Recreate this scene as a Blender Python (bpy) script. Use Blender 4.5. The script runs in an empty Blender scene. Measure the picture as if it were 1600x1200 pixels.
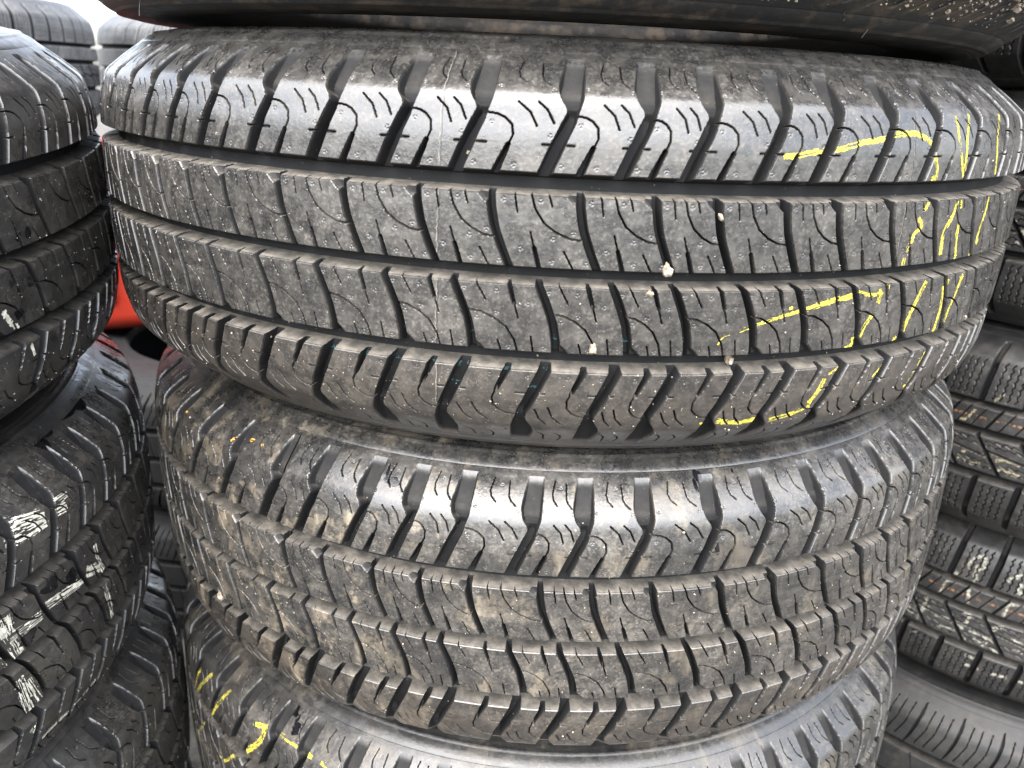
import bpy, math, random
import numpy as np
from mathutils import Matrix, Vector, noise

R_ = math.radians
scene = bpy.context.scene
col = scene.collection

# ------------------------------------------------------------------ camera
cd = bpy.data.cameras.new('camera')
cam = bpy.data.objects.new('camera', cd)
col.objects.link(cam)
cam.location = (0.0022, -0.7032, 0.0834)
cam.rotation_euler = (1.2116, -0.0458, 0.0558)
cd.sensor_fit = 'HORIZONTAL'
cd.sensor_width = 36.0
cd.lens = 36.0 * 1260.7 / 1600.0
cd.clip_start = 0.02
cd.clip_end = 400.0
cd.dof.use_dof = True
cd.dof.focus_distance = 0.44
cd.dof.aperture_fstop = 13.0
scene.camera = cam

# ------------------------------------------------------------------ sky, sun, exposure
SUN_EL, SUN_AZ = 64.0, 196.0          # azimuth: clockwise from +y (north)
w = bpy.data.worlds.new('World')
scene.world = w
w.use_nodes = True
wn = w.node_tree.nodes
wn.clear()
sky = wn.new('ShaderNodeTexSky')
sky.sky_type = 'NISHITA'
sky.sun_disc = False
sky.sun_elevation = R_(SUN_EL)
sky.sun_rotation = R_(SUN_AZ)
sky.air_density = 1.0
sky.dust_density = 3.0
sky.ozone_density = 1.0
bg = wn.new('ShaderNodeBackground')
bg.inputs['Strength'].default_value = 0.125
wo = wn.new('ShaderNodeOutputWorld')
hs = wn.new('ShaderNodeHueSaturation')          # thin overcast: a paler sky
hs.inputs['Saturation'].default_value = 0.5
w.node_tree.links.new(sky.outputs[0], hs.inputs['Color'])
w.node_tree.links.new(hs.outputs[0], bg.inputs[0])
w.node_tree.links.new(bg.outputs[0], wo.inputs[0])
sd = bpy.data.lights.new('sun', 'SUN')
sd.energy = 1.4
sd.angle = R_(115)
sd.color = (1.0, 0.97, 0.93)
sun = bpy.data.objects.new('sun', sd)
col.objects.link(sun)
sdir = Vector((math.sin(R_(SUN_AZ)) * math.cos(R_(SUN_EL)), math.cos(R_(SUN_AZ)) * math.cos(R_(SUN_EL)), math.sin(R_(SUN_EL))))
sun.rotation_euler = sdir.to_track_quat('Z', 'Y').to_euler()
scene.view_settings.view_transform = 'Standard'
scene.view_settings.look = 'None'
scene.view_settings.exposure = 3.0
scene.view_settings.gamma = 1.0
scene.view_settings.use_curve_mapping = False

scene.cycles.max_bounces = 4
scene.cycles.diffuse_bounces = 2
scene.cycles.glossy_bounces = 2
scene.cycles.transmission_bounces = 1
scene.cycles.transparent_max_bounces = 2
scene.cycles.caustics_reflective = False
scene.cycles.caustics_refractive = False

# ------------------------------------------------------------------ node helpers
class NT:
    def __init__(self, name):
        self.m = bpy.data.materials.new(name)
        self.m.use_nodes = True
        self.t = self.m.node_tree
        self.t.nodes.clear()
        self.out = self.t.nodes.new('ShaderNodeOutputMaterial')
        self.b = self.t.nodes.new('ShaderNodeBsdfPrincipled')
        self.t.links.new(self.b.outputs[0], self.out.inputs[0])

    def n(self, typ, **k):
        nd = self.t.nodes.new(typ)
        for a, v in k.items():
            setattr(nd, a, v)
        return nd

    def set(self, sock, v):
        if hasattr(v, 'is_output') or isinstance(v, bpy.types.NodeSocket):
            self.t.links.new(v, sock)
        else:
            sock.default_value = v

    def math(self, op, a, b=0.0, c=0.0, clamp=False):
        nd = self.n('ShaderNodeMath', operation=op)
        nd.use_clamp = clamp
        for i, v in enumerate((a, b, c)):
            self.set(nd.inputs[i], v)
        return nd.outputs[0]

    def noise(self, vec, scale, detail=4.0, rough=0.55):
        nd = self.n('ShaderNodeTexNoise')
        if vec is not None:
            self.set(nd.inputs['Vector'], vec)
        nd.inputs['Scale'].default_value = scale
        nd.inputs['Detail'].default_value = detail
        nd.inputs['Roughness'].default_value = rough
        return nd.outputs['Fac']

    def ramp(self, v, a, b, lo=0.0, hi=1.0):
        nd = self.n('ShaderNodeMapRange')
        nd.interpolation_type = 'SMOOTHSTEP'
        self.set(nd.inputs[0], v)
        for i, x in enumerate((a, b, lo, hi)):
            nd.inputs[i + 1].default_value = x
        return nd.outputs[0]

    def mix(self, f, a, b):
        nd = self.n('ShaderNodeMix', data_type='RGBA')
        self.set(nd.inputs[0], f)
        for s, v in ((nd.inputs[6], a), (nd.inputs[7], b)):
            if isinstance(v, tuple):
                v = (*v, 1.0)
            self.set(s, v)
        return nd.outputs[2]

    def bump(self, h, strength, dist):
        nd = self.n('ShaderNodeBump')
        nd.inputs['Strength'].default_value = strength
        nd.inputs['Distance'].default_value = dist
        self.set(nd.inputs['Height'], h)
        self.t.links.new(nd.outputs[0], self.b.inputs['Normal'])


def rubber(name, empty, dust=0.35, ledge=0.6, clay=0.0, wet=0.0, rough=0.4, spec=0.85, pw=0.7, seed=0.0, low=0.0, side=False,
           base=(0.011, 0.0114, 0.0122), dustcol=(0.185, 0.166, 0.138), claycol=(0.20, 0.165, 0.115), mud=0.0):
    t = NT(name)
    tc = t.n('ShaderNodeTexCoord')
    tc.object = empty
    va = t.n('ShaderNodeVectorMath', operation='ADD')
    t.set(va.inputs[0], tc.outputs['Object'])
    va.inputs[1].default_value = (seed, seed * 1.7, seed * 0.6)
    vec = va.outputs[0]
    sp = t.n('ShaderNodeSeparateXYZ')
    t.set(sp.inputs[0], tc.outputs['Object'])
    ny = t.math('MULTIPLY', sp.outputs[1], -1.0)
    ang = t.math('ARCTAN2', sp.outputs[0], ny)
    cb = t.n('ShaderNodeCombineXYZ')
    t.set(cb.inputs[0], t.math('MULTIPLY', ang, 4.5))
    t.set(cb.inputs[1], t.math('MULTIPLY', sp.outputs[2], 300.0))
    cb.inputs[2].default_value = seed * 3.1
    streak = t.ramp(t.noise(cb.outputs[0], 1.0, 2.0, 0.6), 0.45, 0.75)
    cb2 = t.n('ShaderNodeCombineXYZ')
    t.set(cb2.inputs[0], t.math('MULTIPLY', ang, 110.0))
    t.set(cb2.inputs[1], t.math('MULTIPLY', sp.outputs[2], 45.0))
    cb2.inputs[2].default_value = seed
    drip = t.ramp(t.noise(cb2.outputs[0], 0.35, 3.0, 0.6), 0.45, 0.75)
    patch = t.ramp(t.noise(vec, 19.0, 5.0, 0.7), 0.42, 0.62)
    mott = t.ramp(t.noise(vec, 130.0, 4.0, 0.68), 0.35, 0.72)
    grain = t.noise(vec, 620.0, 2.0, 0.6)
    grit = t.ramp(grain, 0.50, 0.70)
    vor = t.n('ShaderNodeTexVoronoi')
    t.set(vor.inputs['Vector'], vec)
    vor.inputs['Scale'].default_value = 330.0
    spk = t.math('MULTIPLY', t.ramp(vor.outputs['Distance'], 0.16, 0.10, 0.0, 1.0), t.ramp(mott, 0.3, 0.8))
    sc = t.n('ShaderNodeSeparateColor')
    t.set(sc.inputs[0], vor.outputs['Color'])
    spk = t.math('MULTIPLY', spk, t.math('GREATER_THAN', sc.outputs[0], 0.72))
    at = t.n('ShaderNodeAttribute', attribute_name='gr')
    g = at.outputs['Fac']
    ingr = t.ramp(g, 0.5, 1.6)
    clean = t.ramp(g, 0.2, 2.0, 1.0, 0.06)  # dust and dirt thinned inside grooves to blacken them: groove shade put into colour
    geo = t.n('ShaderNodeNewGeometry')
    sn = t.n('ShaderNodeSeparateXYZ')
    t.set(sn.inputs[0], geo.outputs['Normal'])
    up = t.ramp(sn.outputs[2], 0.5, 0.92)
    led = t.math('MULTIPLY', t.math('MULTIPLY', up, ingr), t.math('ADD', t.math('MULTIPLY', mott, 0.6), 0.4))
    d = t.math('MULTIPLY', t.math('ADD', t.math('MULTIPLY', patch, pw), 0.75 - 0.6 * pw), t.math('ADD', t.math('ADD', t.math('MULTIPLY', mott, 0.6), t.math('MULTIPLY', grit, 0.75)), 0.18))
    d = t.math('ADD', d, t.math('MULTIPLY', streak, 0.16))
    d = t.math('ADD', d, t.math('MULTIPLY', drip, 0.16))
    d = t.math('MULTIPLY', t.math('MULTIPLY', d, dust), clean)
    d = t.math('ADD', d, t.math('MULTIPLY', led, ledge))
    d = t.math('ADD', d, t.math('MULTIPLY', spk, 0.35), clamp=True)
    c = t.mix(d, base, dustcol)
    if clay > 0:
        cp = t.math('MULTIPLY', t.math('MULTIPLY', t.ramp(t.noise(vec, 34.0, 6.0, 0.76), 0.52, 0.61), clay), clean)
        cp = t.math('MULTIPLY', cp, t.math('ADD', t.math('MULTIPLY', drip, 0.7), 0.35), clamp=True)
        if side:
            cp = t.math('MULTIPLY', cp, t.ramp(ang, -0.55, 0.35, 1.0, 0.35))
        c = t.mix(cp, c, claycol)
        d = t.math('MAXIMUM', d, cp)
    if low > 0:                                   # road dirt splashed over the lower shoulder
        lp = t.math('MULTIPLY', t.ramp(sp.outputs[2], HALF - 0.034, HALF - 0.062), t.math('ADD', t.math('MULTIPLY', mott, 0.7), 0.3))
        lp = t.math('MULTIPLY', t.math('MULTIPLY', lp, clean), low)
        c = t.mix(lp, c, (0.050, 0.038, 0.027))
        d = t.math('MAXIMUM', d, lp)
    if mud > 0:
        mp = t.math('MULTIPLY', t.ramp(t.noise(vec, 45.0, 8.0, 0.72), 0.47, 0.60), mud)
        c = t.mix(mp, c, (0.11, 0.085, 0.06))
        d = t.math('MAXIMUM', d, mp)
    t.set(t.b.inputs['Base Color'], c)
    rr = t.math('ADD', t.math('MULTIPLY', d, 0.42), t.math('ADD', t.math('MULTIPLY', mott, 0.10), rough - 0.05), clamp=True)
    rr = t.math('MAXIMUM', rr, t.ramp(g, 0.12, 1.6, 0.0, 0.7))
    if wet > 0:
        wp = t.math('MULTIPLY', t.ramp(t.noise(vec, 30.0, 5.0, 0.6), 0.52, 0.6), wet)
        rr = t.math('SUBTRACT', rr, t.math('MULTIPLY', wp, 0.22), clamp=True)
    t.set(t.b.inputs['Roughness'], rr)
    t.set(t.b.inputs['Specular IOR Level'], t.ramp(g, 0.12, 1.8, spec, spec * 0.2))  # sheen cut inside grooves too, deepening their painted shade
    h = t.math('ADD', t.math('MULTIPLY', grain, 0.8), t.noise(vec, 210.0, 1.0, 0.6))
    t.bump(h, 0.45, 0.0003)
    return t.m


def simple(name, c1, c2, scale, rough, bumps=0.3, bd=0.0005, coords='Object', det=6.0):
    t = NT(name)
    tc = t.n('ShaderNodeTexCoord')
    f = t.noise(tc.outputs[coords], scale, det, 0.6)
    t.set(t.b.inputs['Base Color'], t.mix(t.ramp(f, 0.35, 0.68), c1, c2))
    t.b.inputs['Roughness'].default_value = rough
    if bumps:
        t.bump(f, bumps, bd)
    return t.m


M_CHALK = simple('yellow_chalk', (0.26, 0.22, 0.03), (0.58, 0.50, 0.055), 520.0, 0.85, 0.5, 0.0003)
M_WHITE = simple('white_paint', (0.30, 0.29, 0.24), (0.62, 0.60, 0.52), 260.0, 0.6, 0.4, 0.0003)
M_CREAM = simple('cream_paint', (0.10, 0.095, 0.075), (0.34, 0.33, 0.27), 260.0, 0.7, 0.4, 0.0003)
M_ORANGE = simple('orange_chalk', (0.50, 0.20, 0.03), (0.75, 0.40, 0.08), 500.0, 0.8)
M_ORLINE = simple('orange_paint', (0.07, 0.04, 0.025), (0.24, 0.115, 0.055), 300.0, 0.7)
M_TAR = simple('wet_tar', (0.003, 0.003, 0.004), (0.008, 0.008, 0.009), 200.0, 0.12, 0.2)
M_TEAL = simple('teal_paint', (0.012, 0.04, 0.045), (0.03, 0.12, 0.13), 400.0, 0.6)
M_STONE = simple('pale_stone', (0.14, 0.10, 0.06), (0.36, 0.31, 0.24), 220.0, 0.7)
M_SPECK = simple('pale_specks', (0.16, 0.14, 0.10), (0.42, 0.38, 0.30), 900.0, 0.7, 0)
M_MUD = simple('dried_mud', (0.14, 0.11, 0.08), (0.38, 0.32, 0.25), 160.0, 0.95, 0.6)
M_HAIR = simple('rubber_hair', (0.01, 0.01, 0.01), (0.03, 0.03, 0.03), 300.0, 0.4, 0)
M_SEAM = simple('rubber_flash', (0.10, 0.09, 0.08), (0.22, 0.20, 0.17), 300.0, 0.6, 0)
M_STRAW = simple('dry_straw', (0.14, 0.12, 0.07), (0.34, 0.30, 0.18), 300.0, 0.8, 0)
M_RED = simple('red_plastic', (0.30, 0.024, 0.012), (0.35, 0.03, 0.015), 20.0, 0.38, 0.1)
M_REDCAP = simple('dark_red_plastic', (0.30, 0.02, 0.015), (0.36, 0.03, 0.02), 20.0, 0.4, 0.1)
M_GROUND = simple('gravel_ground', (0.035, 0.032, 0.028), (0.09, 0.082, 0.07), 45.0, 0.95, 0.8, 0.01)

# ------------------------------------------------------------------ tyre cross-section, mm
CP = np.array([(0, 340), (15, 339.85), (30, 339.4), (46.4, 338.6), (60, 337.6), (69, 335.6), (75, 333.9), (79, 331.6),
               (83, 327.2), (88.3, 320.7), (92.5, 315), (96.5, 309.5), (99.6, 305.2), (102.2, 299), (104, 290),
               (104.5, 279), (103.6, 264), (101, 248), (97, 232), (93, 219), (90.5, 210), (89, 204), (84, 201.5), (76, 201)], float)
HALF = 0.1045


def catmull(P, n=12):
    out = []
    Q = np.vstack([2 * P[0] - P[1], P, 2 * P[-1] - P[-2]])
    for i in range(1, len(Q) - 2):
        p0, p1, p2, p3 = Q[i - 1:i + 3]
        for t in np.arange(n) / n:
            out.append(.5 * ((2 * p1) + (-p0 + p2) * t + (2 * p0 - 5 * p1 + 4 * p2 - p3) * t * t + (-p0 + 3 * p1 - 3 * p2 + p3) * t ** 3))
    out.append(P[-1])
    return np.array(out)


PR = catmull(CP)
SL = np.concatenate([[0], np.cumsum(np.hypot(*np.diff(PR, axis=0).T))])
TG = np.gradient(PR, SL, axis=0)
TG /= np.linalg.norm(TG, axis=1)[:, None]


def surf(theta, s, D):
    """theta rad (0 faces -y), s mm along the section from the middle, D mm below the surface -> xyz in metres."""
    a = np.abs(s)
    sg = np.where(s < 0, -1.0, 1.0)
    r = np.interp(a, SL, PR[:, 1])
    z = np.interp(a, SL, PR[:, 0])
    tz = np.interp(a, SL, TG[:, 0])
    tr = np.interp(a, SL, TG[:, 1])
    r = r - D * tz
    z = z + D * tr
    r = r * 0.001
    z = z * sg * 0.001
    return np.stack([r * np.sin(theta), -r * np.cos(theta), z], -1)


def sstep(x):
    x = np.clip(x, 0, 1)
    return x * x * (3 - 2 * x)


def pdist(U, S, pts, ws):
    """signed distance outside a polyline whose half width changes along it"""
    best = np.full(U.shape, 1e9)
    for (a, b, wa, wb) in zip(pts[:-1], pts[1:], ws[:-1], ws[1:]):
        ax, ay = a
        dx, dy = b[0] - ax, b[1] - ay
        t = np.clip(((U - ax) * dx + (S - ay) * dy) / (dx * dx + dy * dy + 1e-9), 0, 1)
        d = np.hypot(U - ax - t * dx, S - ay - t * dy) - (wa + (wb - wa) * t)
        best = np.minimum(best, d)
    return best


def lin(x):
    return np.clip(x, 0, 1)


def cut(D, d, depth, wall):
    return np.maximum(D, depth * lin(-d / wall))


def soft(xs, ys, win=4.0):
    """a rounded curve through the points"""
    x = np.arange(xs[0] - 12, xs[-1] + 12, .25)
    k = np.ones(int(win / .25) | 1)
    k /= k.sum()
    y = np.interp(x, xs, ys)
    for _ in range(2):
        h = len(k) // 2
        y = np.convolve(np.concatenate([np.full(h, y[0]), y, np.full(h, y[-1])]), k, 'valid')
    return lambda s: np.interp(s, x, y)


SH_C = soft([40, 46, 58.8, 67.8, 73.3, 77.5, 85, 94, 102, 109], [-2.4, 0, 5.4, 9.4, 11.6, 10.5, 9.9, 10.8, 11.6, 11.8], 3.5)
SH_W = soft([40, 46, 59, 68, 72.6, 74.5, 78, 85, 94, 102], [3.4, 3.3, 3.3, 3.1, 2.5, 3.1, 4.9, 5.7, 5.3, 4.8], 2.5)
CE_C = soft([2, 4.4, 11.7, 22, 32, 37, 39], [8.4, 7.3, 4.0, 0, -2.0, -2.2, -2.3], 4.0)


class Rib:
    s0, s1 = 0.0, 0.0           # extent along the section
    wall0, wall1 = True, True   # falls into a groove at that end

    def c(self, s): return 0.0 * s

    def sipe(self, U, S, P, pts, D, w=0.9, depth=3.0, ws=None, wall=0.33):
        pts = [(float(self.c(np.array(float(y)))) + x * P, y) for x, y in pts]
        if ws is None:
            ws = [w / 2] * len(pts)
        return cut(D, pdist(U, S, pts, ws), depth, wall)

    def vents(self, U, S, P, spots, D):
        for i, (x, y) in enumerate(spots):
            cx = float(self.c(np.array(float(y)))) + x * P
            dx, dy = U - cx, S - y
            rr = np.hypot(dx, dy)
            if rr.min() > 3:
                continue
            ring = sstep(1 - np.abs(rr - 1.35) / 0.42) * 0.32
            an = np.arctan2(dy, dx) + i * 1.3
            k = np.abs(((an * 3 / (2 * math.pi)) % 1) - 0.5)
            yy = np.where(rr < 1.3, sstep(1 - (0.5 - k) * rr * 2.1 / 0.42) * 0.32, 0)
            pit = np.where(rr < 1.25, 0.25, 0) * (yy < 0.1)
            D = D - np.maximum(ring, yy) * (D < 0.3) + pit * (D < 0.3)
        return D


def zig(x, y0, y1, amp, step):
    n = max(2, int(abs(y1 - y0) / step))
    return [(x + (amp if i % 2 else -amp), y0 + (y1 - y0) * i / n) for i in range(n + 1)]


class VanShoulder(Rib):
    s0, s1, wall1 = 46.4, 107.5, False

    def c(self, s):
        return SH_C(s)

    def depth(self, U, S, P):
        D = np.zeros(U.shape)
        c = self.c(S)
        hw = SH_W(S)
        du = np.minimum(np.abs(U - c), np.abs(U - c - P)) * 0.93
        dep = np.clip(8.6 - 1.8 * sstep((S - 71) / 5) - 6.8 * (np.clip(S - 74, 0, 30) / 30) ** 1.5, 0, 9)
        wl = np.interp(S, [70, 76, 100], [1.0, 1.5, 1.0])
        D = np.maximum(D, dep * lin((hw - du) / wl))
        k = 1.0
        D = self.sipe(U, S, P, [(.45, 44.5), (.455, 50), (.46, 57.6)], D, depth=6.5, ws=[2.0, 1.7, 1.2], wall=.8)
        D = self.sipe(U, S, P, [(.465, 57.4), (.465, 61.7), (.40, 66.1), (.29, 68.9), (.19, 70.3), (.0, 71.2)], D, w=.9, depth=4.5)
        for o in (0.0, 1.0):
            D = self.sipe(U, S, P, [(o - .17, 58.2), (o + .21, 58.2)], D, w=1.0, depth=2.6)
        D = self.sipe(U, S, P, [(.40, 75.9), (.54, 71.6), (.675, 65.8)], D, w=.85, depth=4)
        D = self.sipe(U, S, P, [(.62, 76.3), (.715, 73.0), (.845, 67.4)], D, w=.85, depth=4)
        D = self.sipe(U, S, P, [(.39, 101.5), (.365, 94), (.40, 90), (.48, 87)], D, w=.85, depth=2.2)
        D = self.sipe(U, S, P, [(.62, 100), (.65, 91), (.69, 88.3), (.77, 85.5)], D, w=.85, depth=2.2)
        D = self.vents(U, S, P, [(.2, 83.5), (.80, 82.5), (.17, 66.8), (.87, 61.8), (.17, 49.4), (.62, 49.2), (.52, 97)], D)
        return D


class VanCentre(Rib):
    s0, s1 = 4.4, 36.4

    def c(self, s):
        return CE_C(s)

    def depth(self, U, S, P):
        D = np.zeros(U.shape)
        c = self.c(S)
        du = np.minimum(np.abs(U - c), np.abs(U - c - P)) * 0.96
        D = np.maximum(D, 8.2 * lin((2.05 - du) / 0.8))
        nh = np.interp(S, [31.0, 32.4, 34, 36.6, 39], [0, 2.2, 4.2, 6.4, 7.5])
        dl = np.where(U - c > P * .5, c + P - U, c - U)
        D = np.maximum(D, 4.2 * lin((nh - dl) / 2.0) * (dl > 0) * (S > 31))
        D = self.sipe(U, S, P, [(.45, 37.5), (.49, 30.7), (.565, 24.5), (.68, 20.6), (.82, 18.0), (1.0, 17.2)], D, w=.9, depth=4.5)
        D = self.sipe(U, S, P, [(.265, 37.5), (.285, 28.8)], D, w=.8, depth=4)
        D = self.sipe(U, S, P, [(.645, 37.5), (.685, 31.6)], D, w=.8, depth=4)
        D = self.sipe(U, S, P, [(.39, 20.2), (.375, 13.2)], D, w=.8, depth=4)
        D = self.sipe(U, S, P, [(.375, 13.2), (.34, 3)], D, depth=5.5, ws=[1.0, 1.25], wall=.7)
        D = self.sipe(U, S, P, [(.70, 12.2), (.735, 3)], D, w=.8, depth=4)
        D = self.vents(U, S, P, [(.14, 34.2), (.56, 34.2), (.88, 20.8), (.62, 17.8), (.22, 12.8), (.52, 7.4), (.9, 6.9)], D)
        return D


class WinterShoulder(Rib):
    s0, s1, wall1 = 39.4, 107.5, False

    def c(self, s): return np.interp(s, [35, 70, 104], [0, 4, 6])

    def depth(self, U, S, P):
        c = self.c(S)
        du = np.minimum(np.abs(U - c), np.abs(U - c - P))
        D = np.interp(S, [72, 80, 101, 103.3], [8, 5, 1.5, 0]) * sstep((3.4 - du) / 1.6)
        for i, x in enumerate((.25, .42, .58, .75)):
            D = self.sipe(U, S, P, zig(x, 42.5, 78, .022, 3.2), D, w=1.1, depth=3, wall=.5)
        return D


class WinterRib(Rib):
    s0, s1 = 13.2, 32.5

    def c(self, s): return np.interp(s, [10, 36], [0, 14])

    def depth(self, U, S, P):
        c = self.c(S)
        du = np.minimum(np.abs(U - c), np.abs(U - c - P))
        D = 5.0 * sstep((1.5 - du) / 1.0)
        for x in (.3, .65):
            D = self.sipe(U, S, P, [(x, 12), (x, 34)], D, w=1.0, depth=3, wall=.5)
        return D


class WinterVee(Rib):
    s0, s1 = -30.3, 4.8

    def c(self, s): return np.interp(s, [-34, 8], [30, 0])

    def depth(self, U, S, P):
        c = self.c(S)
        du = np.minimum(np.abs(U - c), np.abs(U - c - P)) * .8
        D = 6.5 * sstep((2.3 - du) / 1.2)
        D = self.sipe(U, S, P, [(.05, -8), (.95, -14)], D, w=2.4, depth=5, wall=.9)
        for y in (-25, -19.5, -3, 1.5):
            D = self.sipe(U, S, P, [(.1 + .1 * i, y + (1.0 if i % 2 else -1.0)) for i in range(9)], D, w=1.0, depth=3, wall=.5)
        return D


class SummerShoulder(Rib):
    s0, s1, wall1 = 46.4, 107.5, False

    def c(self, s): return np.interp(s, [44, 56, 70, 84, 108], [-7, -2, 2, 4.5, 6])

    def depth(self, U, S, P):
        c = self.c(S)
        du = np.minimum(np.abs(U - c), np.abs(U - c - P))
        D = np.interp(S, [50, 80, 97, 99], [5, 4, 2, 0]) * sstep((np.interp(S, [46, 60, 85, 98], [.5, 1.6, 1.9, .8]) - du) / .8)
        for x in (.27, .5, .74):
            D = self.sipe(U, S, P, [(x - .04, 50), (x, 70), (x, 92)], D, w=1.1, depth=3)
        return D


class SummerRib(Rib):
    s0, s1 = 4.4, 36.4

    def c(self, s): return np.interp(s, [0, 40], [5, -5])

    def depth(self, U, S, P):
        c = self.c(S)
        du = np.minimum(np.abs(U - c), np.abs(U - c - P))
        return 3.0 * sstep((.55 - du) / .45)


class LugShoulder(Rib):
    s0, s1, wall1 = 46.4, 107.5, False

    def c(self, s): return np.interp(s, [40, 108], [0, 46])

    def depth(self, U, S, P):
        c = self.c(S)
        du = np.minimum(np.abs(U - c), np.abs(U - c - P)) * .82
        dp = np.interp(S, [76, 94, 100, 101.5], [7.5, 5.0, 2.5, 0])
        D = dp * sstep((2.0 - du) / 1.0)
        dm = np.abs(U - c - P * .5) * .82
        D = np.maximum(D, dp * .7 * sstep((1.2 - dm) / .8))
        for x in (.25, .75):
            D = self.sipe(U, S, P, [(x, 50), (x, 92)], D, w=.9, depth=1.8)
        return D


def grid_mesh(name, pts, grv):
    n, m = pts.shape[:2]
    me = bpy.data.meshes.new(name)
    idx = np.arange(n * m).reshape(n, m)
    f = np.stack([idx[:-1, :-1], idx[:-1, 1:], idx[1:, 1:], idx[1:, :-1]], -1).reshape(-1, 4)
    build_mesh(me, pts.reshape(-1, 3), f, grv.reshape(-1), True)
    return me


def build_mesh(me, v, f, grv=None, sharp=False):
    me.vertices.add(len(v))
    me.vertices.foreach_set('co', np.ascontiguousarray(v, dtype=np.float32).ravel())
    me.loops.add(len(f) * 4)
    me.loops.foreach_set('vertex_index', np.ascontiguousarray(f, dtype=np.int32).ravel())
    me.polygons.add(len(f))
    me.polygons.foreach_set('loop_start', np.arange(0, len(f) * 4, 4, dtype=np.int32))
    me.polygons.foreach_set('use_smooth', np.ones(len(f), dtype=bool))
    if grv is not None:
        a = me.attributes.new('gr', 'FLOAT', 'POINT')
        a.data.foreach_set('value', np.ascontiguousarray(grv, dtype=np.float32))
    me.update()
    me.validate()
    if sharp:
        me.set_sharp_from_angle(angle=math.radians(48))


FLOOR_D = 10.5


def rib_mesh(name, rib, P, res):
    s = np.linspace(rib.s0, rib.s1, max(3, int((rib.s1 - rib.s0) / res)))
    ex = np.zeros(len(s))
    if rib.wall0:
        ex[0] = .35
        ws = np.array([2.5, 1.9, 1.2, .5, .15]); we = np.array([10.8, 8.8, 5.2, 1.9, .8])
        s = np.concatenate([rib.s0 - ws, s]); ex = np.concatenate([we, ex])
    if rib.wall1:
        ex[-1] = .35
        ws = np.array([.15, .5, 1.2, 1.9, 2.5]); we = np.array([.8, 1.9, 5.2, 8.8, 10.8])
        s = np.concatenate([s, rib.s1 + ws]); ex = np.concatenate([ex, we])
    else:
        s = np.concatenate([s, [rib.s1 + .3, rib.s1 + .8]]); ex = np.concatenate([ex, [.25, 1.2]])
    t = np.linspace(0, 1, int(P / res) + 1)
    S = np.repeat(s[:, None], len(t), 1)
    U = rib.c(S) + t[None, :] * P
    D = np.maximum(rib.depth(U, S, P), ex[:, None])
    return grid_mesh(name, surf(U / 340.0, S, D)[:, ::-1], D[:, ::-1]) if False else grid_mesh(name, surf(U / 340.0, S, D), D)


def carcass_mesh(name):
    a = SL[-1]
    s = np.concatenate([np.linspace(0, 78, 12), np.linspace(81, 112, 24), np.linspace(112.8, a, 110)])
    D = np.where(s < 78, FLOOR_D, np.clip(FLOOR_D * (108 - s) / 30.0, 0, FLOOR_D))
    D = D + np.where(s > 108.5, -0.25, 0)
    # rings on the sidewall: a protecting rib and fine lines
    for r0, wd, h in ((118.5, 1.6, .9), (124, .8, .35), (127, .8, .35), (141, 1.0, .4), (176, 1.2, .5), (206, 1.4, .8), (213, .9, .5)):
        D = D - h * sstep(1 - np.abs(s - r0) / wd)
    s = np.concatenate([-s[:0:-1], s])
    D = np.concatenate([D[:0:-1], D])
    nth = 288
    th = np.linspace(0, 2 * math.pi, nth, endpoint=False)
    S = np.repeat(s[:, None], nth, 1)
    pts = surf(np.repeat(th[None], len(s), 0), S, np.repeat(D[:, None], nth, 1))
    # inner liner, so the casing has real thickness
    si = np.linspace(-SL[-1], SL[-1], 40)
    pin = surf(np.repeat(th[None], len(si), 0), np.repeat(si[:, None], nth, 1), np.full((len(si), nth), 15.0) * np.repeat(np.clip((SL[-1] - np.abs(si)) / 40, 0, 1)[:, None], nth, 1) + .01)
    pts = np.concatenate([pts, pin[::-1]], 0)
    gr = np.concatenate([np.where(np.abs(s) < 100, D, 0), np.zeros(len(si))])
    n = len(pts)
    idx = np.arange(n * nth).reshape(n, nth)
    nx = np.roll(idx, -1, axis=1)
    f = np.stack([idx[:-1], nx[:-1], nx[1:], idx[1:]], -1).reshape(-1, 4)
    me = bpy.data.meshes.new(name)
    build_mesh(me, pts.reshape(-1, 3), f, np.repeat(gr[:, None], nth, 1).ravel())
    return me


CARCASS = carcass_mesh('carcass')
CIRC = 2 * math.pi * 340.0


class Kind:
    def __init__(self, key, pitches, ribs, res):
        # ribs: (part name, Rib, flipped, origin offset mm)
        self.p = pitches
        self.ribs = ribs
        self.mesh = {}
        for nm, rib, fl, off in ribs:
            for P in pitches:
                k = (type(rib).__name__, P)
                if k not in self.mesh:
                    self.mesh[k] = rib_mesh(key + '_' + nm, rib, P, res)


VS, VC, WS = VanShoulder(), VanCentre(), WinterShoulder()
VAN = Kind('van', [29.2, 34.4, 37.2, 40.2], [('shoulder_block', VS, False, 0.0), ('centre_block', VC, False, 19.0),
                                            ('centre_block', VC, True, 8.0), ('shoulder_block', VS, True, 5.6)], 0.29)
WIN = Kind('winter', [38.4], [('shoulder_block', WS, False, 0.0), ('rib_block', WinterRib(), False, 9.0),
                             ('vee_block', WinterVee(), False, 3.0), ('shoulder_block', WS, True, 12.0)], 0.6)
SS, SR, LS = SummerShoulder(), SummerRib(), LugShoulder()
SUM = Kind('summer', [41.0], [('shoulder_block', SS, False, 0.0), ('rib_block', SR, False, 9.0), ('rib_block', SR, True, 3.0),
                             ('shoulder_block', SS, True, 12.0)], 0.6)
LUG = Kind('lug', [30.5], [('shoulder_block', LS, False, 0.0), ('rib_block', SR, False, 9.0), ('rib_block', SR, True, 3.0),
                          ('shoulder_block', LS, True, 12.0)], 0.6)


class Tyre:
    pass


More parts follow.
